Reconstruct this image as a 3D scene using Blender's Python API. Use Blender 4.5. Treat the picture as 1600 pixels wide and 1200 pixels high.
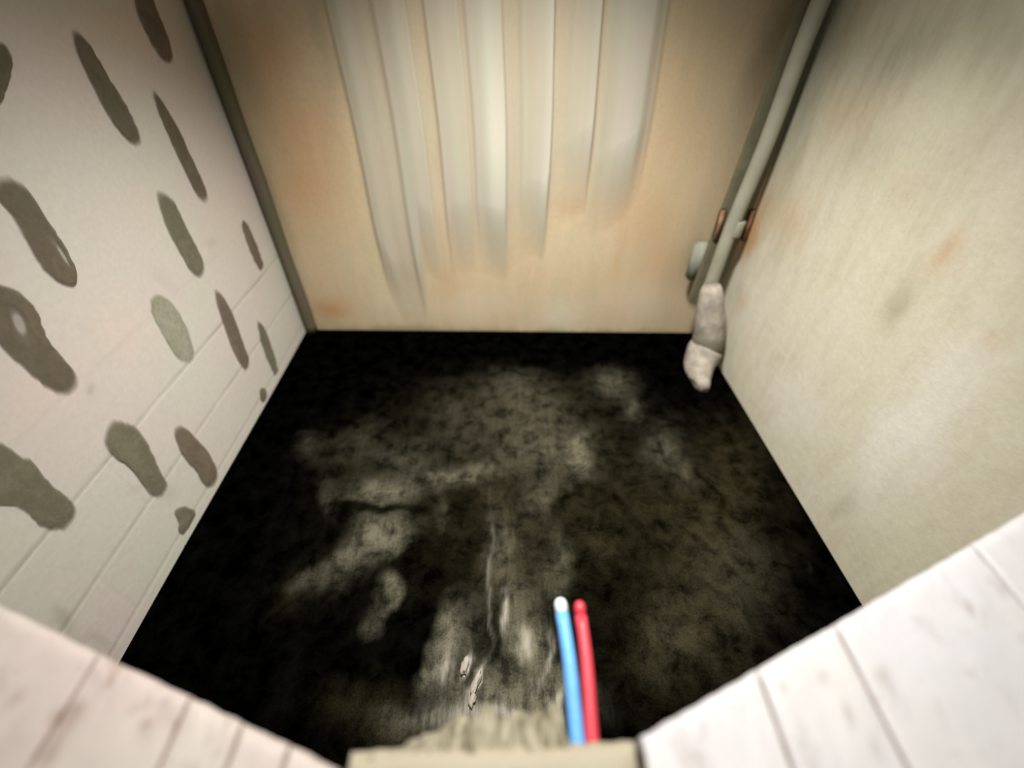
import bpy, bmesh, math, random
import numpy as np
from mathutils import Vector, Matrix, noise as mn

random.seed(7)
for o in list(bpy.data.objects): bpy.data.objects.remove(o)
SC = bpy.context.scene
COL = SC.collection

# ---------------------------------------------------------------- camera
H = 1.5                       # eye height above the pit floor
F = 692.0                     # focal length in px of a 1600 wide frame
PITCH = math.radians(41.3)
cam_d = bpy.data.cameras.new('camera'); cam = bpy.data.objects.new('camera', cam_d); COL.objects.link(cam)
cam.location = (0, 0, H); cam.rotation_euler = (math.pi/2 - PITCH, 0, 0)
cam_d.sensor_width = 36; cam_d.lens = F/1600*36; cam_d.clip_start = .01
cam_d.dof.use_dof = True; cam_d.dof.focus_distance = 1.2; cam_d.dof.aperture_fstop = .8
SC.camera = cam

# ---------------------------------------------------------------- world, lamps, exposure
w = bpy.data.worlds.new('world'); SC.world = w; w.use_nodes = True
w.node_tree.nodes['Background'].inputs[0].default_value = (.95, .97, 1, 1)
w.node_tree.nodes['Background'].inputs[1].default_value = .5
def area(name, loc, target, size, power, color):
    l = bpy.data.lights.new(name, 'AREA'); l.shape = 'DISK'; l.size = size; l.energy = power; l.color = color
    o = bpy.data.objects.new(name, l); COL.objects.link(o); o.location = loc
    o.rotation_euler = (Vector(target)-Vector(loc)).to_track_quat('-Z', 'Y').to_euler(); return o
l = bpy.data.lights.new('phone_flash', 'SPOT'); l.energy = 7; l.color = (1, .97, .92); l.spot_size = math.radians(125); l.spot_blend = 1; l.shadow_soft_size = .03
fl = bpy.data.objects.new('phone_flash', l); COL.objects.link(fl); fl.location = (.05, .0, H+.09)
fl.rotation_euler = (Vector((.04, 1.25, 0))-fl.location).to_track_quat('-Z', 'Y').to_euler()
l = bpy.data.lights.new('pit_fill_spot', 'SPOT'); l.energy = 535; l.color = (1, .98, .945); l.spot_size = math.radians(104); l.spot_blend = 1; l.shadow_soft_size = .15  # added unseen fill spot over the pit, brightens walls more than ledges
wl = bpy.data.objects.new('pit_fill_spot', l); COL.objects.link(wl); wl.location = (.0, 1.12, 2.45)
wl.rotation_euler = (Vector((.02, 1.27, 0))-wl.location).to_track_quat('-Z', 'Y').to_euler()
vs = SC.view_settings; vs.view_transform = 'Standard'; vs.look = 'None'; vs.gamma = 1; vs.exposure = 0.0; vs.use_curve_mapping = False

# ---------------------------------------------------------------- geometry of the place
def ray(px, py):
    dx = (px-800)/F; dy = (600-py)/F; c, s = math.cos(PITCH), math.sin(PITCH)
    return Vector((dx, c + s*dy, -s + c*dy))
EYE = Vector((0, 0, H))
def hit(px, py, p0, n):
    d = ray(px, py); return EYE + d*((p0-EYE).dot(n)/d.dot(n))
def onz(px, py, z): return hit(px, py, Vector((0, 0, z)), Vector((0, 0, 1)))
BL = onz(480, 515, 0); BR = onz(1091, 520, 0); FL = onz(190, 1030, 0); FR = onz(1350, 950, 0)
TOP = 2.6
class Plane:                                     # a surface with its own 2-D coordinates (metres)
    def __init__(s, o, u, v):
        s.o, s.u, s.v = Vector(o), Vector(u).normalized(), Vector(v).normalized(); s.n = s.u.cross(s.v).normalized()
        if (EYE-s.o).dot(s.n) < 0: s.n = -s.n
    def uv(s, px, py):
        q = hit(px, py, s.o, s.n)-s.o; return q.dot(s.u), q.dot(s.v)
    def pt(s, a, b, h=0): return s.o + s.u*a + s.v*b + s.n*h
UP = Vector((0, 0, 1))
P_floor = Plane((0, 0, 0), (1, 0, 0), (0, 1, 0))
P_left = Plane(BL, FL-BL, UP)
P_back = Plane(BL, BR-BL, UP)
P_right = Plane(BR, FR-BR, UP)

# ---------------------------------------------------------------- helpers
def lin(c):
    f = lambda x: x/12.92 if x <= .04045 else ((x+.055)/1.055)**2.4
    return tuple(f(x/255) for x in c) + (1,)
def tag(o, label=None, cat=None, group=None, kind=None):
    if label: o['label'] = label
    if cat: o['category'] = cat
    if group: o['group'] = group
    if kind: o['kind'] = kind
    return o
def link(name, me, m=None, parent=None):
    o = bpy.data.objects.new(name, me); COL.objects.link(o)
    if m: me.materials.append(m)
    if parent: o.parent = parent
    return o
def obj(name, bm, m=None, parent=None, smooth=True):
    me = bpy.data.meshes.new(name); bmesh.ops.recalc_face_normals(bm, faces=bm.faces); bm.to_mesh(me); bm.free()
    if smooth: me.polygons.foreach_set('use_smooth', [True]*len(me.polygons))
    return link(name, me, m, parent)
def empty(name, loc):
    o = bpy.data.objects.new(name, None); COL.objects.link(o); o.location = loc; o.empty_display_size = .05
    bpy.context.view_layer.update(); return o
def put(o, parent):                                # keep world position under a located empty
    o.parent = parent; o.matrix_parent_inverse = Matrix.Translation(-Vector(parent.location)); return o
class N:                                           # small node helper
    def __init__(s, name):
        s.m = bpy.data.materials.new(name); s.m.use_nodes = True; s.t = s.m.node_tree
        s.b = s.t.nodes['Principled BSDF']; s.out = s.t.nodes['Material Output']
    def n(s, k, **kw):
        x = s.t.nodes.new(k)
        for a, b in kw.items(): setattr(x, a, b)
        return x
    def l(s, a, b): s.t.links.new(a, b)
    def noise(s, scale, detail=4, rough=.55, vec=None, dist=0):
        x = s.n('ShaderNodeTexNoise'); x.inputs['Scale'].default_value = scale; x.inputs['Detail'].default_value = detail
        x.inputs['Roughness'].default_value = rough; x.inputs['Distortion'].default_value = dist
        if vec is not None: s.l(vec, x.inputs['Vector'])
        return x.outputs[0]
    def coord(s, scale=(1, 1, 1)):
        c = s.n('ShaderNodeTexCoord'); mp = s.n('ShaderNodeMapping'); mp.inputs['Scale'].default_value = scale
        s.l(c.outputs['Object'], mp.inputs['Vector']); return mp.outputs[0]
    def math(s, op, a, b=None, clamp=False):
        x = s.n('ShaderNodeMath', operation=op); x.use_clamp = clamp
        for i, v in enumerate((a, b)):
            if v is None: continue
            if isinstance(v, (int, float)): x.inputs[i].default_value = v
            else: s.l(v, x.inputs[i])
        return x.outputs[0]
    def remap(s, v, a, b, c, d):
        x = s.n('ShaderNodeMapRange'); s.l(v, x.inputs[0])
        for i, q in enumerate((a, b, c, d)): x.inputs[i+1].default_value = q
        return x.outputs[0]
    def mix(s, f, a, b, mode='MIX'):
        x = s.n('ShaderNodeMix', data_type='RGBA', blend_type=mode)
        for i, v in ((0, f), (6, a), (7, b)):
            if isinstance(v, (int, float, tuple)): x.inputs[i].default_value = v
            else: s.l(v, x.inputs[i])
        return x.outputs[2]
    def attr(s, name='marks'):
        a = s.n('ShaderNodeAttribute', attribute_name=name); q = s.n('ShaderNodeSeparateColor'); s.l(a.outputs['Color'], q.inputs[0])
        return q.outputs
    def fin(s, col, rough=.8, bump=None, strength=.3, dist=.01, spec=.3):
        if isinstance(col, tuple): s.b.inputs['Base Color'].default_value = col
        else: s.l(col, s.b.inputs['Base Color'])
        s.b.inputs['Roughness'].default_value = rough; s.b.inputs['Specular IOR Level'].default_value = spec
        if bump is not None:
            x = s.n('ShaderNodeBump'); x.inputs['Strength'].default_value = strength; x.inputs['Distance'].default_value = dist
            s.l(bump, x.inputs['Height']); s.l(x.outputs[0], s.b.inputs['Normal'])
        return s.m
def plain(name, rgb, rough=.6, var=.15, scale=14, spec=.3, metal=0):
    k = N(name); c = k.coord(); n1 = k.noise(scale, 4, .6, c)
    d = tuple(x*(1-var*2) for x in lin(rgb)[:3])+(1,); e = tuple(min(1, x*(1+var)) for x in lin(rgb)[:3])+(1,)
    k.b.inputs['Metallic'].default_value = metal
    return k.fin(k.mix(k.remap(n1, .3, .7, 0, 1), d, e), rough, k.noise(scale*4, 3, .6, c), .15, .004, spec)

# marks: soft wear and stains of a surface, laid out in the surface's own metres
def ellipse(pl, px, py, rx, ry, ang, wt):
    a = math.radians(ang); c = np.array(pl.uv(px, py))
    e1 = np.array(pl.uv(px+rx*math.cos(a), py+rx*math.sin(a)))-c; e2 = np.array(pl.uv(px-ry*math.sin(a), py+ry*math.cos(a)))-c
    return c, np.linalg.inv(np.array([e1, e2]).T), wt
def gridmesh(name, pl, u0, u1, v0, v1, nu, nv, marks, m, relief=None, warp=.03, wfreq=6):
    U, V = np.meshgrid(np.linspace(u0, u1, nu), np.linspace(v0, v1, nv))
    U, V = U.ravel(), V.ravel()
    wu = np.array([mn.noise(Vector((a*wfreq, b*wfreq, 3.1))) for a, b in zip(U, V)])
    wv = np.array([mn.noise(Vector((a*wfreq, b*wfreq, 9.7))) for a, b in zip(U, V)])
    w2 = np.array([mn.noise(Vector((a*wfreq*4, b*wfreq*4, 5.5))) for a, b in zip(U, V)])
    Q = np.stack([U+warp*wu+warp*.4*w2, V+warp*wv-warp*.4*w2])
    C = np.zeros((len(U), 4)); C[:, 3] = 1
    for ch, lst in enumerate(marks):
        for e in lst:
            c, M, wt = ellipse(pl, *e); r = M @ (Q-c[:, None]); C[:, ch] += wt*np.exp(-(r**2).sum(0)*1.1)
    C[:, :3] = np.clip(C[:, :3], 0, 1.2)
    h = relief(U, V) if relief else np.zeros(len(U))
    verts = [tuple(pl.pt(a, b, k)) for a, b, k in zip(U, V, h)]
    faces = [(j*nu+i, j*nu+i+1, (j+1)*nu+i+1, (j+1)*nu+i) for j in range(nv-1) for i in range(nu-1)]
    # give the slab a real thickness behind the face
    k = len(verts); T = .08
    for a, b in ((u0, v0), (u1, v0), (u1, v1), (u0, v1)): verts.append(tuple(pl.pt(a, b, -T)))
    faces += [(k, k+1, k+2, k+3)]
    bot = list(range(nu)); top = [(nv-1)*nu+i for i in range(nu)]; lf = [j*nu for j in range(nv)]; rt = [j*nu+nu-1 for j in range(nv)]
    faces += [tuple(bot[::-1])+(k, k+1), tuple(top)+(k+2, k+3), tuple(lf)+(k+3, k), tuple(rt[::-1])+(k+1, k+2)]
    me = bpy.data.meshes.new(name); me.from_pydata(verts, [], faces)
    at = me.color_attributes.new('marks', 'FLOAT_COLOR', 'POINT')
    C = np.vstack([C, np.tile([0, 0, 0, 1], (4, 1))]); at.data.foreach_set('color', C.ravel())
    bm = bmesh.new(); bm.from_mesh(me)
    bmesh.ops.recalc_face_normals(bm, faces=bm.faces); bm.to_mesh(me); bm.free()
    me.polygons.foreach_set('use_smooth', [i < (nu-1)*(nv-1) for i in range(len(me.polygons))])
    return link(name, me, m)

# ---------------------------------------------------------------- setting: floor
k = N('black_damp_floor'); c = k.coord(); at = k.attr()
fine = k.noise(150, 2, .7, c); mid = k.noise(13, 6, .68, c, .3); streak = k.noise(9, 4, .6, k.coord((7, 1, 1)))
f = k.math('MULTIPLY', at[0], k.remap(mid, .36, .58, .25, 1.3)); f = k.math('MULTIPLY', f, k.remap(fine, .3, .7, .6, 1.3))
f = k.math('MULTIPLY', f, k.remap(streak, .35, .65, .75, 1.2), True)
base = k.mix(k.remap(mid, .4, .7, 0, 1), lin((0, 0, 0)), lin((6, 6, 5)))
col = k.mix(f, base, lin((92, 89, 74)))
g = k.math('MULTIPLY', k.math('MULTIPLY', at[1], k.remap(fine, .3, .7, .5, 1.4)), k.remap(mid, .35, .62, .15, .85), True)
col = k.mix(g, col, lin((68, 62, 42)))
col = k.mix(k.math('MULTIPLY', at[2], k.remap(streak, .35, .6, .3, 1.3), True), col, lin((222, 216, 200)))
m_floor = k.fin(col, .75, mid, .25, .01, .0)
F_pale = [(800,600,46,30,0,.22),(830,645,65,40,0,.3),(955,598,34,24,20,.38),(992,640,15,20,0,.35),(1035,700,24,36,20,.4),(1065,735,20,20,0,.3),
 (850,700,70,38,0,.42),(905,712,16,34,10,.8),(720,742,62,16,-8,.7),(640,720,40,30,0,.25),(598,768,46,20,0,.85),(600,832,40,34,-30,.9),(545,872,46,22,-40,.5),
 (475,905,46,20,-35,.4),(612,925,24,34,20,.95),(588,985,24,32,15,.38),(850,775,20,36,20,.45),(695,805,20,22,0,.3),(785,850,26,60,0,.45),(700,1000,28,58,10,.8),
 (872,880,22,56,0,.42),(672,1052,16,26,35,.5),(800,970,50,80,0,.55),(816,1005,20,26,0,.9),(850,1070,60,50,0,.65),(760,1090,90,44,0,.62),(640,1130,60,20,0,.35),
 (1150,900,60,90,0,.16),(1050,1000,40,60,0,.14),(1260,880,9,44,-28,.3),(1232,820,8,34,-28,.2),(720,660,60,60,0,.14),(485,690,22,24,0,.22),(508,780,20,40,0,.22),(560,690,50,40,0,.14)]
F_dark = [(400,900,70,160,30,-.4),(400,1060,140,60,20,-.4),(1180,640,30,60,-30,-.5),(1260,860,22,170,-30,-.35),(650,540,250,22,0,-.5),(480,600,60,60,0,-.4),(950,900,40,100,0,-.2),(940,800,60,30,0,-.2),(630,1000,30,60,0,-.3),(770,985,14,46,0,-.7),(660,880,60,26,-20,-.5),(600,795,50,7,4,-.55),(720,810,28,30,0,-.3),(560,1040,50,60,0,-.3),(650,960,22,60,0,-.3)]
F_olive = [(800,640,140,60,0,.32),(1110,860,90,170,-10,.4),(1050,1000,80,90,0,.38),(800,780,220,150,0,.22),(1150,720,60,90,-20,.3),(940,850,26,30,0,.2),(600,1120,110,50,15,.3),
 (820,930,70,130,0,.3),(560,720,60,60,0,.15),(780,760,40,26,0,.2),(980,760,120,120,0,.14), (480,910,60,30,-35,.2)]
F_white = [(730,1045,4,20,12,.8),(746,1070,4,28,14,.7),(764,900,3,120,1,.1),(786,960,5,32,6,.4),(812,1002,12,18,0,.25),(770,1120,90,16,0,.3),(880,1100,12,40,10,.3),(700,1040,10,26,10,.2),(850,1030,6,40,8,.25)]
x0, x1, y1 = BL.x-.15, max(BR.x, FR.x)+.15, BL.y+.1
o = gridmesh('floor', P_floor, x0, x1, -1.0, y1, 330, 330, [F_pale+F_dark, F_olive, F_white], m_floor, warp=.035, wfreq=7)
tag(o, 'black damp pit floor with pale dusty wear patches', 'floor', kind='structure')

# ---------------------------------------------------------------- setting: left wall (pale blocks)
def wall_len(P, Q): return (Q-P).length
k = N('white_block_wall'); c = k.coord(); at = k.attr(); big = k.noise(2.2, 3, .5, c); fn = k.noise(60, 3, .6, c)
col = k.mix(k.remap(big, .35, .65, 0, 1), lin((206, 196, 188)), lin((202, 200, 186)))
col = k.mix(k.math('MULTIPLY', at[0], .8, True), col, lin((222, 196, 182)))
col = k.mix(k.math('MULTIPLY', at[1], .8, True), col, lin((128, 122, 100)))
col = k.mix(k.remap(fn, .3, .7, 0, .12), col, lin((140, 130, 115)))
col = k.mix(k.math('MULTIPLY', at[2], 1, True), col, lin((132, 118, 102)))
m_left = k.fin(col, .6, k.noise(22, 4, .6, c), .15, .006, .25)
COURSES = [-.1, .05, .255, .475, .70, .925, 1.15, 1.375, 1.6, 1.825, 2.05, 2.275, 2.5]
def left_relief(U, V):
    h = np.zeros(len(U))
    for z in COURSES: h -= .0018*np.exp(-((V-z)/.005)**2)*(.8 if z < .6 else .06)
    for r, z in enumerate(COURSES[:-1]):
        for q in range(8):
            uu = (.18 if r % 2 else .42)+q*.48; h -= (.0012 if r < 3 else 0)*np.exp(-((U-uu)/.004)**2)*((V > z) & (V < COURSES[r+1]))
    return h+.0025*np.sin(U*3.1+V*2)
L_pink = [(210,60,70,60,0,.6),(170,30,50,50,0,.4),(60,620,80,40,-40,.4),(190,520,60,60,0,.35),(350,330,30,60,0,.3),(230,330,40,40,0,.2)]
L_dirt = [(90,970,20,14,40,.5),(146,605,7,7,0,.4),(155,1005,40,14,25,.3),(210,770,16,10,0,.15),(265,765,12,14,0,.2),(330,380,10,12,0,.2),(262,440,30,8,40,.15),(470,500,8,30,0,.1)]
Ll = wall_len(BL, FL)+1.3
o = gridmesh('wall_left', P_left, 0, Ll, -.05, TOP, 420, 360, [L_pink, L_dirt, []], m_left, left_relief, warp=.03)
# joint lines get their grime through the third channel
me = o.data; att = me.color_attributes['marks']; nn = len(me.vertices); arr = np.zeros(nn*4); att.data.foreach_get('color', arr); arr = arr.reshape(-1, 4)
for i, v in enumerate(me.vertices):
    d = v.co-P_left.o; z = d.z; u = d.dot(P_left.u)
    for j, zz in enumerate(COURSES[:5]):
        a = (0, .35, .7, .6, .15)[j]*max(0, .55+.8*mn.noise(Vector((u*5, zz*9, 1))))
        arr[i, 2] = max(arr[i, 2], a*math.exp(-((z-zz)/.005)**2))
att.data.foreach_set('color', arr.ravel())
tag(o, 'off-white block wall on the left, dotted with dark patches', 'wall', kind='structure')

# ---------------------------------------------------------------- setting: back wall
k = N('tan_stained_wall'); c = k.coord(); at = k.attr(); big = k.noise(2.6, 4, .55, c, .4); vs_ = k.noise(5, 3, .5, k.coord((4, 4, .6))); fn = k.noise(70, 2, .6, c)
col = k.mix(k.remap(big, .35, .65, 0, 1), lin((190, 170, 138)), lin((188, 176, 145)))
col = k.mix(k.remap(vs_, .4, .65, 0, .35), col, lin((206, 180, 150)))
col = k.mix(k.math('MULTIPLY', at[0], k.remap(big, .3, .7, .7, 1.1), True), col, lin((182, 130, 82)))
col = k.mix(k.math('MULTIPLY', at[1], 1, True), col, lin((120, 116, 88)))
col = k.mix(k.math('MULTIPLY', at[2], 1, True), col, lin((222, 214, 196)))
col = k.mix(k.remap(fn, .3, .7, 0, .12), col, lin((110, 90, 66)))
m_back = k.fin(col, .75, k.noise(20, 4, .6, c), .15, .006, .2)
B_or = [(480,300,70,60,0,.42),(440,170,50,130,-20,.38),(500,190,40,60,0,.25),(518,486,30,20,0,.75),(1010,330,50,60,0,.25),(890,320,34,18,0,.22),(700,440,22,60,0,.2),(1132,345,13,30,20,.95),
        (1040,420,40,70,0,.3),(640,440,40,60,0,.12),(685,220,8,120,-6,.3),(830,90,16,40,0,.3),(1060,160,70,100,0,.22),(420,60,60,60,0,.25),(965,400,8,40,8,.25)]
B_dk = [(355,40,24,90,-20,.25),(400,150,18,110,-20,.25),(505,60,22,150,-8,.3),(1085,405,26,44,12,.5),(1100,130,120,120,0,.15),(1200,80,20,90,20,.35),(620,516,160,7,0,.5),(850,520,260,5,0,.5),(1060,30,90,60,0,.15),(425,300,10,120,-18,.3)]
B_wh = [(880,490,40,24,0,.3),(730,480,60,24,0,.2),(1000,470,50,30,0,.2),(620,470,40,30,0,.2)]
Bl = wall_len(BL, BR)
o = gridmesh('wall_back', P_back, -.05, Bl+.05, -.05, TOP, 280, 360, [B_or, B_dk, B_wh], m_back, warp=.03)
tag(o, 'tan stained back wall behind the hanging sheet', 'wall', kind='structure')

# ---------------------------------------------------------------- setting: right wall
k = N('pale_plaster_wall'); c = k.coord(); at = k.attr(); big = k.noise(2.4, 4, .55, c, .5); vs_ = k.noise(6, 4, .6, k.coord((3, 3, .8))); fn = k.noise(60, 3, .6, c)
col = k.mix(k.remap(big, .35, .65, 0, 1), lin((198, 194, 170)), lin((204, 198, 180)))
col = k.mix(k.remap(vs_, .45, .7, 0, .35), col, lin((178, 166, 140)))
col = k.mix(k.math('MULTIPLY', at[0], k.remap(vs_, .3, .7, .7, 1.2), True), col, lin((186, 142, 100)))
col = k.mix(k.math('MULTIPLY', at[1], k.remap(vs_, .3, .7, .7, 1.2), True), col, lin((124, 122, 96)))
col = k.mix(k.math('MULTIPLY', at[2], 1, True), col, lin((220, 216, 206)))
col = k.mix(k.remap(fn, .3, .7, 0, .12), col, lin((130, 124, 100)))
m_right = k.fin(col, .7, k.noise(18, 5, .6, c), .25, .008, .25)
R_or = [(1480,405,60,24,-35,.42),(1170,375,16,36,20,.95),(1200,330,30,40,20,.4),(1190,290,20,50,20,.3),(1330,180,60,40,-30,.28),(1240,350,30,50,20,.3),(1545,520,30,20,0,.2),(1160,470,10,16,20,.4),(1420,300,40,50,-40,.12)]
R_dk = [(1400,90,120,60,-40,.45),(1340,240,70,50,-50,.25),(1260,200,18,120,20,.35),(1560,60,80,80,0,.3),(1395,485,20,40,35,.3),(1215,400,12,60,20,.25),(1320,790,14,26,30,.3),(1320,50,40,70,20,.4),(1500,250,120,60,-40,.15)]
R_wh = [(1430,660,110,60,-30,.6),(1500,560,90,60,-30,.35),(1250,640,60,60,0,.3),(1370,740,60,70,20,.4),(1180,480,20,60,20,.3)]
Rl = wall_len(BR, FR)+1.3
o = gridmesh('wall_right', P_right, 0, Rl, -.05, TOP, 300, 300, [R_or, R_dk, R_wh], m_right, lambda U, V: .004*np.sin(U*2.7+1)*np.sin(V*2.2), warp=.03)
tag(o, 'pale plastered wall on the right with faint tan stains', 'wall', kind='structure')

# ceiling above the added fill spot
bm = bmesh.new(); bmesh.ops.create_cube(bm, size=1); bmesh.ops.scale(bm, verts=bm.verts, vec=(2.7, 3.4, .08)); bmesh.ops.translate(bm, verts=bm.verts, vec=(0, .62, TOP+.04))
tag(obj('ceiling', bm, plain('ceiling_plaster', (190, 184, 170), .85), smooth=False), 'plain plaster ceiling', 'ceiling', kind='structure')

# dark band, modelled as a raised strip, between the left wall and the back wall
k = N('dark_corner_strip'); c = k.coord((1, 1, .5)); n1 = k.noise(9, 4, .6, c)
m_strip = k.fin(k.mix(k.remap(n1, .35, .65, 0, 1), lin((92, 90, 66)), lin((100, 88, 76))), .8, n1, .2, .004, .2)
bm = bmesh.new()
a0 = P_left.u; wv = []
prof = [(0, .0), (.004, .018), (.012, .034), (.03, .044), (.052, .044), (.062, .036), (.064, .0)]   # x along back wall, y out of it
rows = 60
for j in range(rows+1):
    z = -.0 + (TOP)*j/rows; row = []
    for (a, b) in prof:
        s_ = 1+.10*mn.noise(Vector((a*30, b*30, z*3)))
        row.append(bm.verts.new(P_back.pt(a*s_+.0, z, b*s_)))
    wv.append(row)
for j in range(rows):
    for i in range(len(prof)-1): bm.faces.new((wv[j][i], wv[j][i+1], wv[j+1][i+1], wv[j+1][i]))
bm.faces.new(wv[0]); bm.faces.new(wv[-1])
tag(obj('corner_band_1', bm, m_strip), 'dark olive strip running down the back left corner', 'corner_band', kind='structure')

# ---------------------------------------------------------------- dark adhesive patches on the left wall
def mdab(name, rgb, rgb2):
    k = N(name); c = k.coord(); n1 = k.noise(12, 4, .6, c, .3); n2 = k.noise(80, 2, .6, c)
    col = k.mix(k.remap(n1, .35, .65, 0, 1), lin(rgb), lin(rgb2)); col = k.mix(k.remap(n2, .35, .7, 0, .2), col, lin((60, 54, 42)))
    tr = k.n('ShaderNodeBsdfTransparent'); mx = k.n('ShaderNodeMixShader'); k.fin(col, .85, n1, .2, .003, .15)
    k.l(k.math('MULTIPLY', k.attr('film')[0], k.remap(n1, .3, .6, .7, 1.06), True), mx.inputs[0]); k.l(tr.outputs[0], mx.inputs[1]); k.l(k.b.outputs[0], mx.inputs[2]); k.l(mx.outputs[0], k.out.inputs[0])
    return k.m
M_OL = mdab('olive_grey_mortar', (102, 95, 75), (110, 100, 84)); M_BR = mdab('brown_grey_mortar', (112, 98, 84), (120, 110, 92))
M_GR = mdab('green_grey_mortar', (112, 108, 86), (122, 116, 98)); M_PA = mdab('pale_green_mortar', (172, 172, 152), (150, 146, 126))
DABS = [
 ([(112,55),(122,50),(136,64),(152,90),(175,130),(195,160),(214,198),(221,220),(209,227),(186,206),(165,175),(145,135),(128,100)], M_OL, 'long slim dark patch high on the left wall, left of the thinnest patch', None),
 ([(208,-25),(232,-22),(245,15),(258,45),(268,75),(270,97),(256,98),(240,75),(225,45),(212,15)], M_BR, 'brownish slim patch at the very top of the left wall, ending beside the corner strip', None),
 ([(238,140),(248,150),(264,175),(281,205),(296,240),(311,270),(325,305),(320,316),(308,308),(292,275),(275,240),(258,200),(245,170)], M_OL, 'longest and thinnest dark patch on the left wall, beside the corner strip', None),
 ([(-12,290),(0,281),(15,278),(42,292),(62,325),(87,365),(108,395),(120,425),(119,446),(105,448),(80,434),(60,412),(38,370),(18,335),(-12,305)], M_OL, 'broad dark patch with a pale slit at its lower end, on the left wall', ((98,398),(3,24,-32))),
 ([(243,298),(255,302),(272,313),(286,345),(301,375),(316,403),(319,424),(309,434),(295,422),(280,392),(262,362),(250,327)], M_GR, 'greenish dark patch right below the thinnest patch on the left wall', None),
 ([(375,338),(385,345),(396,370),(406,395),(414,420),(410,429),(402,421),(392,401),(383,376),(376,356)], M_BR, 'small brownish patch closest to the dark corner strip', None),
 ([(-14,446),(0,445),(22,451),(46,470),(62,492),(72,530),(96,556),(116,580),(121,600),(108,613),(85,613),(56,592),(28,566),(-14,532)], M_OL, 'large dark patch with a pale oval hole, at the left end of the left wall', ((30,505),(10,24,-25))),
 ([(235,465),(250,459),(270,474),(286,500),(298,530),(304,555),(294,567),(276,559),(262,536),(248,511),(237,490)], M_PA, 'faint pale green patch, the lightest one on the left wall', None),
 ([(334,452),(345,459),(359,480),(371,510),(381,540),(391,565),(386,581),(375,571),(362,546),(350,511),(340,481)], M_BR, 'narrow brown patch right of the faint pale green patch', None),
 ([(400,495),(410,504),(421,530),(431,560),(436,583),(428,592),(418,571),(408,541),(401,515)], M_GR, 'narrow green grey patch low in the back corner of the left wall', None),
 ([(404,606),(412,604),(417,612),(417,622),(411,632),(406,628)], M_BR, 'tiny brown patch touching the black floor, farthest one at the wall foot', None),
 ([(168,668),(178,656),(192,660),(211,665),(226,685),(241,715),(251,738),(263,756),(251,776),(235,774),(220,752),(200,727),(180,716),(163,696)], M_GR, 'wide dark patch, left one of the two side by side low on the left wall', None),
 ([(271,672),(280,665),(292,669),(306,685),(321,700),(335,723),(341,745),(330,762),(315,757),(308,736),(290,720),(276,693)], M_BR, 'dark patch, right one of the two side by side low on the left wall', None),
 ([(270,800),(281,790),(298,793),(307,800),(300,815),(286,836),(277,830),(280,815)], M_GR, 'stubby patch at the wall foot, nearest one to the floor at the front', None),
 ([(-14,688),(0,692),(18,703),(32,715),(52,720),(71,750),(96,770),(114,785),(117,806),(101,826),(76,827),(55,817),(40,797),(18,790),(-14,790)], M_GR, 'largest lumpy patch at the left edge above the front left ledge', None),
 ([(-14,62),(6,68),(17,85),(20,100),(13,130),(5,158),(-14,168)], M_OL, 'cropped patch at the upper left edge of the left wall', None)]
def smooth_loop(p, it=2):
    for _ in range(it):
        q = []
        for i in range(len(p)):
            a, b = p[i], p[(i+1) % len(p)]
            q += [(.75*a[0]+.25*b[0], .75*a[1]+.25*b[1]), (.25*a[0]+.75*b[0], .25*a[1]+.75*b[1])]
        p = q
    return p
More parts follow.
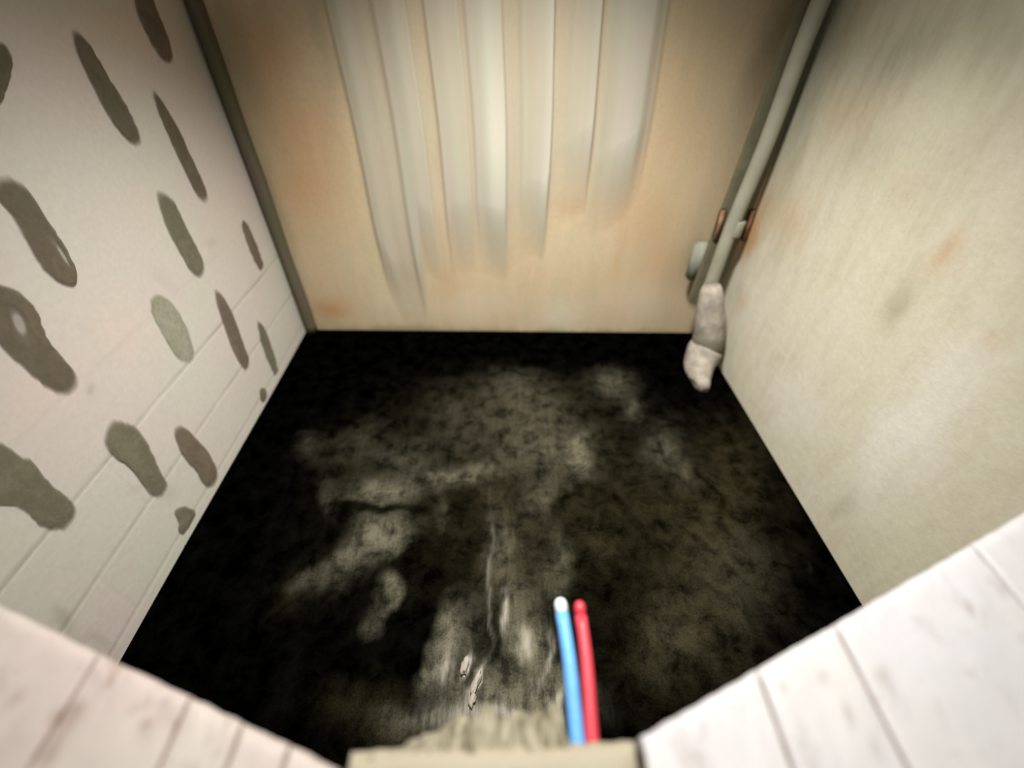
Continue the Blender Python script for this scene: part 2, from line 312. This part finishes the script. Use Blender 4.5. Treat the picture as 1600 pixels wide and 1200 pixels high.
for di, (poly, m, label, hole) in enumerate(DABS):
    uv = smooth_loop([P_left.uv(*p) for p in poly])
    uv = [(a, max(b, .003)) for a, b in uv]
    uv = [(a+.004*mn.noise(Vector((a*60, b*60, di))), max(.003, b+.004*mn.noise(Vector((a*60, b*60, 7+di))))) for a, b in uv]
    cu = sum(a for a, b in uv)/len(uv); cv = sum(b for a, b in uv)/len(uv); n_ = len(uv)
    bm = bmesh.new(); rings = []
    if hole:
        (hx, hy), (hrx, hry, ha) = hole; ha = math.radians(ha); inner = []
        hu = P_left.uv(hx, hy)
        for a, b in uv:                                      # inner loop: the bare oval, matched by direction
            t = math.atan2(b-hu[1], a-hu[0])
            e1 = Vector(P_left.uv(hx+hrx*math.cos(ha), hy+hrx*math.sin(ha)))-Vector(hu); e2 = Vector(P_left.uv(hx-hry*math.sin(ha), hy+hry*math.cos(ha)))-Vector(hu)
            M2 = Matrix(((e1.x, e2.x), (e1.y, e2.y))).inverted(); q = M2 @ Vector((math.cos(t), math.sin(t))); r = 1/q.length
            inner.append((hu[0]+r*math.cos(t), hu[1]+r*math.sin(t)))
    else: inner = None
    T_ = .003; film = []; io = 0 if inner else 1
    for s_, h, al in ((1.10, -.001, 0), (1.07, .0008, 0), (1.0, .0014, .35), (.92, .0022, .85), (.8, T_, .95), (.5, T_*1.05, .97), (.25, T_*1.1, 1 if io else .95)):
        row = []; film += [al]*n_
        if h < T_*1.08 and not io: s_ = s_ if s_ > .5 else s_
        for i, (a, b) in enumerate(uv):
            ca, cb = inner[i] if inner else (cu, cv)
            p = (ca+(a-ca)*s_, cb+(b-cb)*s_)
            row.append(bm.verts.new(P_left.pt(p[0], max(p[1], .001), h+(.0012*mn.noise(Vector((p[0]*40, p[1]*40, 2))) if h > .002 else 0))))
        rings.append(row)
    if inner: rings.append([bm.verts.new(P_left.pt(a, b, .0008)) for a, b in inner]); film += [.7]*n_
    if inner: rings.append([bm.verts.new(P_left.pt(hu[0]+(a-hu[0])*.55, hu[1]+(b-hu[1])*.55, .0007)) for a, b in inner]); film += [.28]*n_
    for r in range(len(rings)-1):
        for i in range(n_): bm.faces.new((rings[r][i], rings[r][(i+1) % n_], rings[r+1][(i+1) % n_], rings[r+1][i]))
    bm.faces.new(rings[-1])
    o = obj('mortar_patch', bm, m)
    fa = o.data.color_attributes.new('film', 'FLOAT_COLOR', 'POINT'); fa.data.foreach_set('color', [q for x in film for q in (x, x, x, 1)])
    tag(o, label, 'mortar patch', 'dark mortar patches on the left wall')

# ---------------------------------------------------------------- hanging sheet in front of the back wall
k = N('translucent_plastic_sheet'); c = k.coord(); at = k.attr(); vs_ = k.noise(7, 3, .5, k.coord((5, 5, .35)))
k.b.inputs['Base Color'].default_value = lin((216, 213, 194)); k.b.inputs['Roughness'].default_value = .45; k.b.inputs['Specular IOR Level'].default_value = .4
k.l(k.mix(k.remap(vs_, .4, .62, 0, 1), lin((184, 184, 165)), lin((189, 182, 168))), k.b.inputs['Base Color'])
tr = k.n('ShaderNodeBsdfTransparent'); mx = k.n('ShaderNodeMixShader')
k.l(k.math('MULTIPLY', at[0], 1, True), mx.inputs[0]); k.l(tr.outputs[0], mx.inputs[1]); k.l(k.b.outputs[0], mx.inputs[2]); k.l(mx.outputs[0], k.out.inputs[0])
m_sheet = k.m
#   fold knots: (x, depth off the wall, opacity)
KN = [(-.70,.006,0),(-.675,.03,.55),(-.64,.034,.62),(-.58,.022,.5),(-.53,.012,.38),(-.50,.026,.55),(-.43,.036,.66),(-.392,.034,.62),(-.375,.010,.25),(-.335,.006,.22),(-.315,.022,.6),(-.255,.030,.66),
      (-.20,.026,.6),(-.185,.012,.38),(-.16,.024,.62),(-.09,.038,.82),(-.035,.032,.8),(-.025,.012,.42),(.02,.008,.35),(.05,.022,.6),(.11,.034,.74),(.162,.042,.9),(.168,.014,.4),(.21,.012,.4),(.25,.026,.55),(.30,.034,.66),(.338,.042,.82),
      (.345,.012,.38),(.38,.024,.66),(.45,.036,.82),(.53,.034,.8),(.575,.02,.5),(.60,.006,0)]
def interp(x, i):
    if x <= KN[0][0]: return KN[0][i]
    for a, b in zip(KN, KN[1:]):
        if a[0] <= x <= b[0]:
            t = (x-a[0])/(b[0]-a[0]); t = t*t*(3-2*t); return a[i]*(1-t)+b[i]*t
    return KN[-1][i]
BT = [(-.72,.35),(-.66,.20),(-.62,.10),(-.50,.10),(-.46,.42),(-.42,.40),(-.36,.30),(-.30,.40),(-.2,.42),(-.05,.38),(.02,.45),(.08,.52),(.15,.50),(.19,.66),(.33,.74),(.37,.60),(.45,.66),(.52,.70),(.60,.80)]
def bott(x): return float(np.interp(x, [a for a, b in BT], [b for a, b in BT]))
nx, nz = 330, 200; verts = []; cols = []; XS = np.linspace(-.70, .60, nx)
for j in range(nz):
    for x in XS:
        xx = x; zb = bott(xx)+.02*mn.noise(Vector((xx*30, 1, 1))); z = zb+(2.25-zb)*(j/(nz-1))
        sway = .018*mn.noise(Vector((1.5, z*1.6, 4)))+.012*math.sin(z*2.3+.4)
        s_ = min(1, max(0, (z-zb)/.35)); dep = interp(xx, 1)
        op = interp(xx, 2)*(.25+.75*s_**.8)*(s_**.35 if s_ > 0 else 0)
        n3 = mn.noise(Vector((xx*9, z*1.3, 2)))
        op *= 1+.35*n3
        op *= 1-.28*min(1, max(0, (z-1.0)/.6))
        p = P_back.pt(xx+sway-BL.x, z, .008+dep*(.55+.45*s_)+.003*n3)
        verts.append(tuple(p)); cols += [max(0, min(.95, op)), 0, 0, 1]
faces = [(j*nx+i, j*nx+i+1, (j+1)*nx+i+1, (j+1)*nx+i) for j in range(nz-1) for i in range(nx-1)]
me = bpy.data.meshes.new('plastic_sheet'); me.from_pydata(verts, [], faces)
a_ = me.color_attributes.new('marks', 'FLOAT_COLOR', 'POINT'); a_.data.foreach_set('color', cols)
me.polygons.foreach_set('use_smooth', [True]*len(me.polygons))
o = link('plastic_sheet', me, m_sheet)
tag(o, 'pale translucent sheet hanging in vertical folds against the tan back wall', 'plastic sheet')

# ---------------------------------------------------------------- tubes
def tube(bm, pts, rad, seg=20, caps=True, squash=None):
    rings = []; n_ = len(pts); up = Vector((0, 0, 1)); ref = None
    for i, p in enumerate(pts):
        p = Vector(p); t = (Vector(pts[min(i+1, n_-1)])-Vector(pts[max(i-1, 0)])).normalized()
        if ref is None: ref = t.orthogonal().normalized()
        ref = (ref-t*ref.dot(t)).normalized(); b = t.cross(ref); r = rad[i] if isinstance(rad, (list, tuple)) else rad
        rings.append([bm.verts.new(p+(ref*math.cos(2*math.pi*q/seg)+b*math.sin(2*math.pi*q/seg))*r) for q in range(seg)])
    for r in range(n_-1):
        for q in range(seg): bm.faces.new((rings[r][q], rings[r][(q+1) % seg], rings[r+1][(q+1) % seg], rings[r+1][q]))
    if caps: bm.faces.new(rings[0]); bm.faces.new(rings[-1])
    return rings
def lerp(a, b, t): return Vector(a)*(1-t)+Vector(b)*t

# ---------------------------------------------------------------- soil pipe in the back right corner
YP = 1.97
def aty(px, py, y): return hit(px, py, Vector((0, y, 0)), Vector((0, 1, 0)))
pt_top = aty(1287, -8, YP); pt_bot = aty(1096, 478, YP)
d_ = (pt_bot-pt_top).normalized()
m_pipe = plain('grey_plastic_pipe', (150, 148, 130), .5, .08, 6, .35); m_clip = plain('dull_grey_metal', (140, 140, 124), .6, .12, 10); m_rust = plain('rusty_metal', (146, 112, 84), .85, .25, 20, .1)
m_pale = plain('limescaled_fitting', (160, 151, 138), .8, .2, 20); m_band = plain('dark_rubber_band', (112, 106, 90), .8, .1, 20); m_shade = plain('pipe_side_shade', (104, 100, 78), .8, .1)
root = empty('drain_pipe', (pt_bot.x, pt_bot.y, 0)); tag(root, 'grey vertical drain pipe with a pale crusted foot in the back right corner', 'pipe')
bm = bmesh.new(); top_ext = pt_top - d_*((TOP-pt_top.z)/abs(d_.z)-.01)
tube(bm, [lerp(top_ext, pt_bot, i/30)+Vector((.004*math.sin(i*.7), 0, 0)) for i in range(31)], .031, 28); put(obj('pipe_body', bm, m_pipe), root)
# dark channel standing in for the shadows either side of the pipe
bm = bmesh.new(); offs = [(-.066, .0), (-.066, .026), (-.052, .03), (.052, .03), (.066, .026), (.066, 0)]
rows_ = []
for i in range(31):
    c_ = lerp(top_ext, pt_bot, i/30); rows_.append([bm.verts.new(c_+Vector((a, b+.035, 0))) for a, b in [(-.052, 0), (.078, 0), (.078, .03), (-.052, .03)]])
for i in range(30):
    for q in range(4): bm.faces.new((rows_[i][q], rows_[i][(q+1) % 4], rows_[i+1][(q+1) % 4], rows_[i+1][q]))
bm.faces.new(rows_[0]); bm.faces.new(rows_[-1]); put(tag(obj('shade_channel', bm, m_shade, smooth=False), 'dark channel in place of the shadows beside the pipe'), root)
# rusty clamp ring with ears
cc = aty(1149, 356, YP); bm = bmesh.new(); tube(bm, [cc-d_*.035, cc-d_*.03, cc+d_*.03, cc+d_*.035], [.032, .0345, .0345, .032], 28)
ring = put(obj('clamp_ring', bm, m_pipe), root)
for sx in (-1, 1):
    bm = bmesh.new(); bmesh.ops.create_cube(bm, size=1); bmesh.ops.scale(bm, verts=bm.verts, vec=(.032, .012, .15)); bmesh.ops.bevel(bm, geom=bm.edges[:], offset=.006, segments=2, affect='EDGES')
    bmesh.ops.rotate(bm, verts=bm.verts, cent=(0, 0, 0), matrix=Matrix.Rotation(math.radians(-3), 3, 'Y'))
    bmesh.ops.translate(bm, verts=bm.verts, vec=cc+Vector((sx*.062+(.008 if sx>0 else 0), .03, .0)))
    put(tag(obj('clamp_ear', bm, m_rust), 'rusty orange clamp ear'), root)
# grey wall clip left of the pipe
bm = bmesh.new(); bmesh.ops.create_cube(bm, size=1); bmesh.ops.scale(bm, verts=bm.verts, vec=(.10, .05, .20)); bmesh.ops.bevel(bm, geom=bm.edges[:], offset=.012, segments=3, affect='EDGES')
c2 = aty(1094, 408, YP+.12); bmesh.ops.translate(bm, verts=bm.verts, vec=c2); clip = put(obj('wall_clip', bm, m_clip), root)
bm = bmesh.new(); tube(bm, [c2+Vector((-.02, -.025, 0)), c2+Vector((-.02, -.032, 0)), c2+Vector((-.02, -.034, 0))], [.012, .012, .008], 8); q = obj('screw', bm, m_clip); q.parent = clip; q.matrix_parent_inverse = clip.matrix_parent_inverse.copy(); 
# coupling sleeve, band and bent foot
s0 = aty(1112, 446, YP-.08); s1 = aty(1108, 523, YP-.12)
bm = bmesh.new(); tube(bm, [lerp(s0, s1, t) for t in (0, .1, .25, .6, .97, 1)], [.040, .050, .058, .068, .072, .070], 32); put(tag(obj('coupling_sleeve', bm, m_pale), 'pale crusted coupling sleeve'), root)
s2 = aty(1104, 544, YP-.135)
bm = bmesh.new(); tube(bm, [lerp(s1, s2, t) for t in (-.1, 0, .25, .8, 1)], [.070, .074, .076, .076, .072], 32); put(tag(obj('seal_band', bm, m_band), 'dark grey seal band'), root)
e = onz(1100, 609, .02); mid_ = onz(1086, 572, .05)
m0 = lerp(s2, s1, .0); path = []
for i in range(13):
    t = i/12; path.append(m0*(1-t)**2+Vector((s2.x-.05, s2.y-.03, .04))*2*t*(1-t)+e*t*t)
bm = bmesh.new(); rr = tube(bm, path, [.086-.060*(i/12)**2.2 for i in range(13)], 28)
for v in bm.verts:
    n_ = mn.noise(v.co*22)*.012+mn.noise(v.co*60)*.004; v.co += Vector((n_, n_*.7, n_*.8)); v.co.z = max(v.co.z, .002)
put(tag(obj('foot_bend', bm, m_pale), 'pale crusted foot bend tapering to the floor'), root)

# ---------------------------------------------------------------- front ledges
ZT = .90; ZB = .80
def mledge(name, a, b, spot, sc=9):
    k = N(name); c = k.coord(); n1 = k.noise(4, 4, .6, c); n2 = k.noise(sc, 5, .65, k.coord((1.6, 1, 1)), .3); n3 = k.noise(46, 4, .6, c)
    col = k.mix(k.remap(n1, .35, .65, 0, 1), lin(a), lin(b)); col = k.mix(k.remap(n2, .57, .76, 0, .7), col, lin(spot)); col = k.mix(k.remap(n3, .60, .8, 0, .35), col, lin(spot)); col = k.mix(k.attr()[0], col, lin(spot))
    return k.fin(col, .6, k.noise(30, 5, .65, c), .35, .004, .25)
m_ll = mledge('pinkish_stone', (184, 170, 164), (188, 180, 169), (118, 92, 74)); m_lr = mledge('white_stone', (193, 190, 187), (192, 189, 191), (140, 128, 120))
m_lc = mledge('cream_stone', (164, 157, 138), (156, 146, 124), (104, 92, 68), 14); m_groove = plain('dark_joint_mortar', (120, 98, 82), .9, .2, 30, .1)
m_fwall = plain('grey_front_wall', (120, 112, 96), .9, .2, 10, .1)
P_ledge = Plane((0, 0, ZT), (1, 0, 0), (0, 1, 0))
LMARK = [ellipse(P_ledge, *e) for e in [(110,1115,26,14,-20,.7),(95,1140,20,26,20,.4),(18,1095,14,8,-40,.8),(228,1138,8,12,15,.8),(70,1180,20,18,0,.4),(275,1128,10,7,30,.4),(355,1128,4,10,0,.6),(15,1170,20,12,-30,.3),(200,1060,12,6,40,.3),
  (320,1160,10,4,-40,.3),(425,1150,6,3,0,.3),(1225,1075,10,7,30,.45),(1290,1058,16,7,20,.4),(1325,1115,14,6,35,.45),(1380,1060,12,16,20,.5),(1400,1085,20,5,45,.45),(1515,950,34,6,25,.45),(1560,915,30,8,28,.4),(1100,1145,6,10,0,.35),(1590,1100,20,6,20,.3),
  (1095,1130,4,8,0,.3),(1200,1168,8,4,30,.3),(1480,1120,30,6,30,.25),(1370,1170,20,6,20,.3),(1160,1110,10,4,30,.2)]]
la, lb = onz(0, 945, ZT), onz(530, 1200, ZT); ra, rb = onz(1600, 800, ZT), onz(1000, 1150, ZT)
def ly(x): return la.y+(lb.y-la.y)*(x-la.x)/(lb.x-la.x)
def ry(x): return rb.y+(ra.y-rb.y)*(x-rb.x)/(ra.x-rb.x)
def wx(P, Q, y): t = (y-P.y)/(Q.y-P.y); return P.x+(Q.x-P.x)*t
def stone(x0, x1, f, y_back, m, parent, zt=ZT, zb=ZB, seed=0, name='coping_stone', cut=None, bev=.014, gap=.0014):
    bm = bmesh.new(); nxx, nyy = 36, 44; xa, xb = x0+gap, x1-gap
    T = []; 
    for zz in (zt, zb):
        g = []
        for j in range(nyy+1):
            row = []
            for i in range(nxx+1):
                tx = i/nxx; tx = .5-.5*math.cos(math.pi*tx); ty = .5-.5*math.cos(math.pi*j/nyy); x = xa+(xb-xa)*tx; yf = f(x); y = y_back+(yf-y_back)*ty
                z = zz
                if zz == zt:
                    dx_ = min(x-xa, xb-x); dy_ = yf-y; dyb = y-y_back; e_ = min(dx_*2.2, dy_, dyb)
                    if e_ < bev: z -= (bev-math.sqrt(max(0, bev**2-(bev-e_)**2)))*(.9 if dy_ <= dx_*2.2 else .45)
                    z += .0022*mn.noise(Vector((x*22, y*16, seed)))+.0014*mn.noise(Vector((x*70, y*50, seed)))
                yy = y+.0016*mn.noise(Vector((x*50, zz*9, seed)))*(ty > .9)
                row.append(bm.verts.new((x, yy, z)))
            g.append(row)
        T.append(g)
    A, B = T
    for j in range(nyy):
        for i in range(nxx):
            bm.faces.new((A[j][i], A[j][i+1], A[j+1][i+1], A[j+1][i])); bm.faces.new((B[j][i], B[j+1][i], B[j+1][i+1], B[j][i+1]))
    for i in range(nxx):
        for j in (0, nyy): bm.faces.new((A[j][i], A[j][i+1], B[j][i+1], B[j][i]))
    for j in range(nyy):
        for i in (0, nxx): bm.faces.new((A[j][i], A[j+1][i], B[j+1][i], B[j][i]))
    o = obj(name, bm, m); co = []
    for v in o.data.vertices:
        t = 0
        for c_, M_, w_ in LMARK:
            q = M_ @ (np.array([v.co.x, v.co.y])-c_); t += w_*math.exp(-1.1*float(q@q))*(1+.9*mn.noise(v.co*60))
        co += [min(1, max(0, t)), 0, 0, 1]
    o.data.color_attributes.new('marks', 'FLOAT_COLOR', 'POINT').data.foreach_set('color', co)
    return put(o, parent)
def ledge(root, xs, f, m, yb=-.45):
    for s_, (a, b) in enumerate(zip(xs, xs[1:])): stone(a, b, f, yb, m, root, seed=s_*3.7+a)
    a, b = xs[0], xs[-1]
    bm = bmesh.new()                                           # mortar bed under and between the stones
    P4 = [(a+.001, yb+.01), (b-.001, yb+.01), (b-.001, f(b)-.012), (a+.001, f(a)-.012)]
    lo = [bm.verts.new((x, y, ZB-.002)) for x, y in P4]; hi = [bm.verts.new((x, y, ZT-.006)) for x, y in P4]
    bm.faces.new(lo); bm.faces.new(hi)
    for i in range(4): bm.faces.new((lo[i], lo[(i+1) % 4], hi[(i+1) % 4], hi[i]))
    put(tag(obj('mortar_bed', bm, m_groove, smooth=False), 'brownish mortar in the joints'), root)
xl_end = min(wx(BL, FL, .4), -1.1)+.012; xr_end = wx(BR, FR, .5)-.006
rl = empty('stone_ledge', (-.6, .1, ZB)); tag(rl, 'pinkish white stone ledge in the front left corner, with brown marks and dark joints', 'ledge')
ledge(rl, [xl_end, -1.0, -.83, -.665, -.503, -.368, -.297, -.238, -.181], ly, m_ll)
rr_ = empty('stone_ledge', (.6, .1, ZB)); tag(rr_, 'bright white stone ledge in the front right corner, with thin joints', 'ledge')
ledge(rr_, [.139, .292, .412, .672, .90, xr_end], ry, m_lr)
# centre block, a little lower, with a crumbled front lip
cb = empty('stone_block', (0, 0, ZB)); tag(cb, 'cream stone block with a crumbled rough edge between the two front ledges', 'stone block')
ca, cb2 = onz(560, 1168, ZT-.01), onz(1000, 1152, ZT-.01)
fc = lambda x: ca.y+(cb2.y-ca.y)*(x-ca.x)/(cb2.x-ca.x)+.003*mn.noise(Vector((x*60, 0, 0)))
stone(-.176, .136, fc, -.45, m_lc, cb, ZT-.01, ZB-.01, 5, 'block_body', bev=.02)
bm = bmesh.new(); nxx, nyy = 120, 26; g = []
for j in range(nyy+1):
    row = []
    for i in range(nxx+1):
        x = -.160+(.066+.160)*i/nxx; t = j/nyy; en = min(1, min(i/60, (nxx-i)/5))
        reach = (.030+.012*max(0, math.sin(math.pi*i/nxx))+.010*mn.noise(Vector((x*50, 1, 3)))+.006*mn.noise(Vector((x*160, 1, 3)))+.02*max(0, (x-.03)/.036))*en
        rough = .011*mn.noise(Vector((x*130, t*2, 8)))+.005*mn.noise(Vector((x*320, t*4, 3)))
        y = fc(x)-.012+t*(reach+.012); z = ZT-.014-.05*t**1.8+rough*min(1, t*3)
        row.append(bm.verts.new((x, y, z)))
    g.append(row)
lo = [[bm.verts.new((v.co.x, fc(v.co.x)-.02, ZT-.09)) for v in g[-1]]]
for j in range(nyy):
    for i in range(nxx): bm.faces.new((g[j][i], g[j][i+1], g[j+1][i+1], g[j+1][i]))
for i in range(nxx): bm.faces.new((g[-1][i], g[-1][i+1], lo[0][i+1], lo[0][i]))
k = N('crumbled_mortar'); c = k.coord((9, 1.3, 1)); n1 = k.noise(16, 5, .65, c); n2 = k.noise(60, 4, .6, k.coord())
lip_m = k.fin(k.mix(k.remap(n2, .45, .7, 0, .5), k.mix(k.remap(n1, .36, .64, 0, 1), lin((88, 80, 60)), lin((178, 171, 150))), lin((112, 104, 82))), .9, n1, .6, .006, .1)
put(tag(obj('crumbled_lip', bm, lip_m), 'crumbled fibrous mortar lip'), cb)
# front wall under the ledges
bm = bmesh.new(); xa_, xb_ = xl_end+.005, xr_end-.005
P5 = [(xa_, ly(xa_)-.05), (-.178, ly(-.178)-.05), (.137, ry(.137)-.05), (xb_, ry(xb_)-.05), (xb_, -.44), (xa_, -.44)]
lo = [bm.verts.new((x, y, 0)) for x, y in P5]; hi = [bm.verts.new((x, y, ZB-.012)) for x, y in P5]
bm.faces.new(lo); bm.faces.new(hi)
for i in range(6): bm.faces.new((lo[i], lo[(i+1) % 6], hi[(i+1) % 6], hi[i]))
tag(obj('wall_front', bm, m_fwall, smooth=False), 'front wall beneath the stone ledges', 'wall', kind='structure')

# ---------------------------------------------------------------- blue and red pipe stubs
def stub(p_tip, p_root, z, rgb, tip_rgb, label, rad):
    tip, base = onz(*p_tip, z+.004), onz(*p_root, z); m = plain('plastic_'+label.split()[0], rgb, .4, .06, 20, .4)
    dirn = (base-tip).normalized(); back = base+dirn*.10
    root = empty('water_pipe', (base.x, base.y, base.z)); tag(root, label, 'pipe', 'coloured water pipes under the front block')
    bm = bmesh.new(); L = (back-tip).length; pts = [lerp(tip+dirn*.022, back, i/14)+Vector((.0018*math.sin(i*.5), 0, 0)) for i in range(15)]
    tube(bm, pts, rad, 20); put(obj('pipe_body', bm, m), root)
    bm = bmesh.new(); tube(bm, [tip, tip+dirn*.003, tip+dirn*.008, tip+dirn*.023], [rad*.55, rad*.82, rad*.96, rad*1.005], 20)
    put(tag(obj('end_cap', bm, plain('cap_'+label.split()[0], tip_rgb, .4, .05, 20, .4)), 'white end cap' if tip_rgb[1] > 150 else None), root)
stub((875, 936), (905, 1166), .755, (96, 160, 222), (214, 224, 226), 'light blue plastic pipe with a white end, left of the red one', .0105)
stub((905, 940), (928, 1166), .755, (200, 60, 72), (188, 50, 62), 'red plastic pipe lying right beside the blue one', .0098)

# ---------------------------------------------------------------- pale chips on the floor
m_chip = plain('pale_plaster_chip', (156, 146, 134), .8, .1, 30)
for i, (px, py, l_, w_, rz, lab) in enumerate([(727, 1040, .022, .022, -.2, 'small pale plaster chip, farthest of the three before the cream block'),
        (744, 1066, .036, .018, -.35, 'long thin pale plaster chip on the black floor, middle one of three'),
        (738, 1094, .018, .016, -.3, 'small pale plaster chip on the floor, nearest of three to the cream block')]):
    c_ = onz(px, py, .008); bm = bmesh.new(); bmesh.ops.create_icosphere(bm, subdivisions=3, radius=1)
    for v in bm.verts:
        n_ = 1+.6*mn.noise(v.co*1.7+Vector((i*5, 0, 0))); v.co = Vector((v.co.x*w_/2*n_, v.co.y*l_*n_, max(-.8, v.co.z)*.009))
    o = obj('plaster_chip', bm, m_chip); o.location = (c_.x, c_.y, .0075); o.rotation_euler = (0, 0, rz); tag(o, lab, 'plaster chip', 'pale chips on the floor')
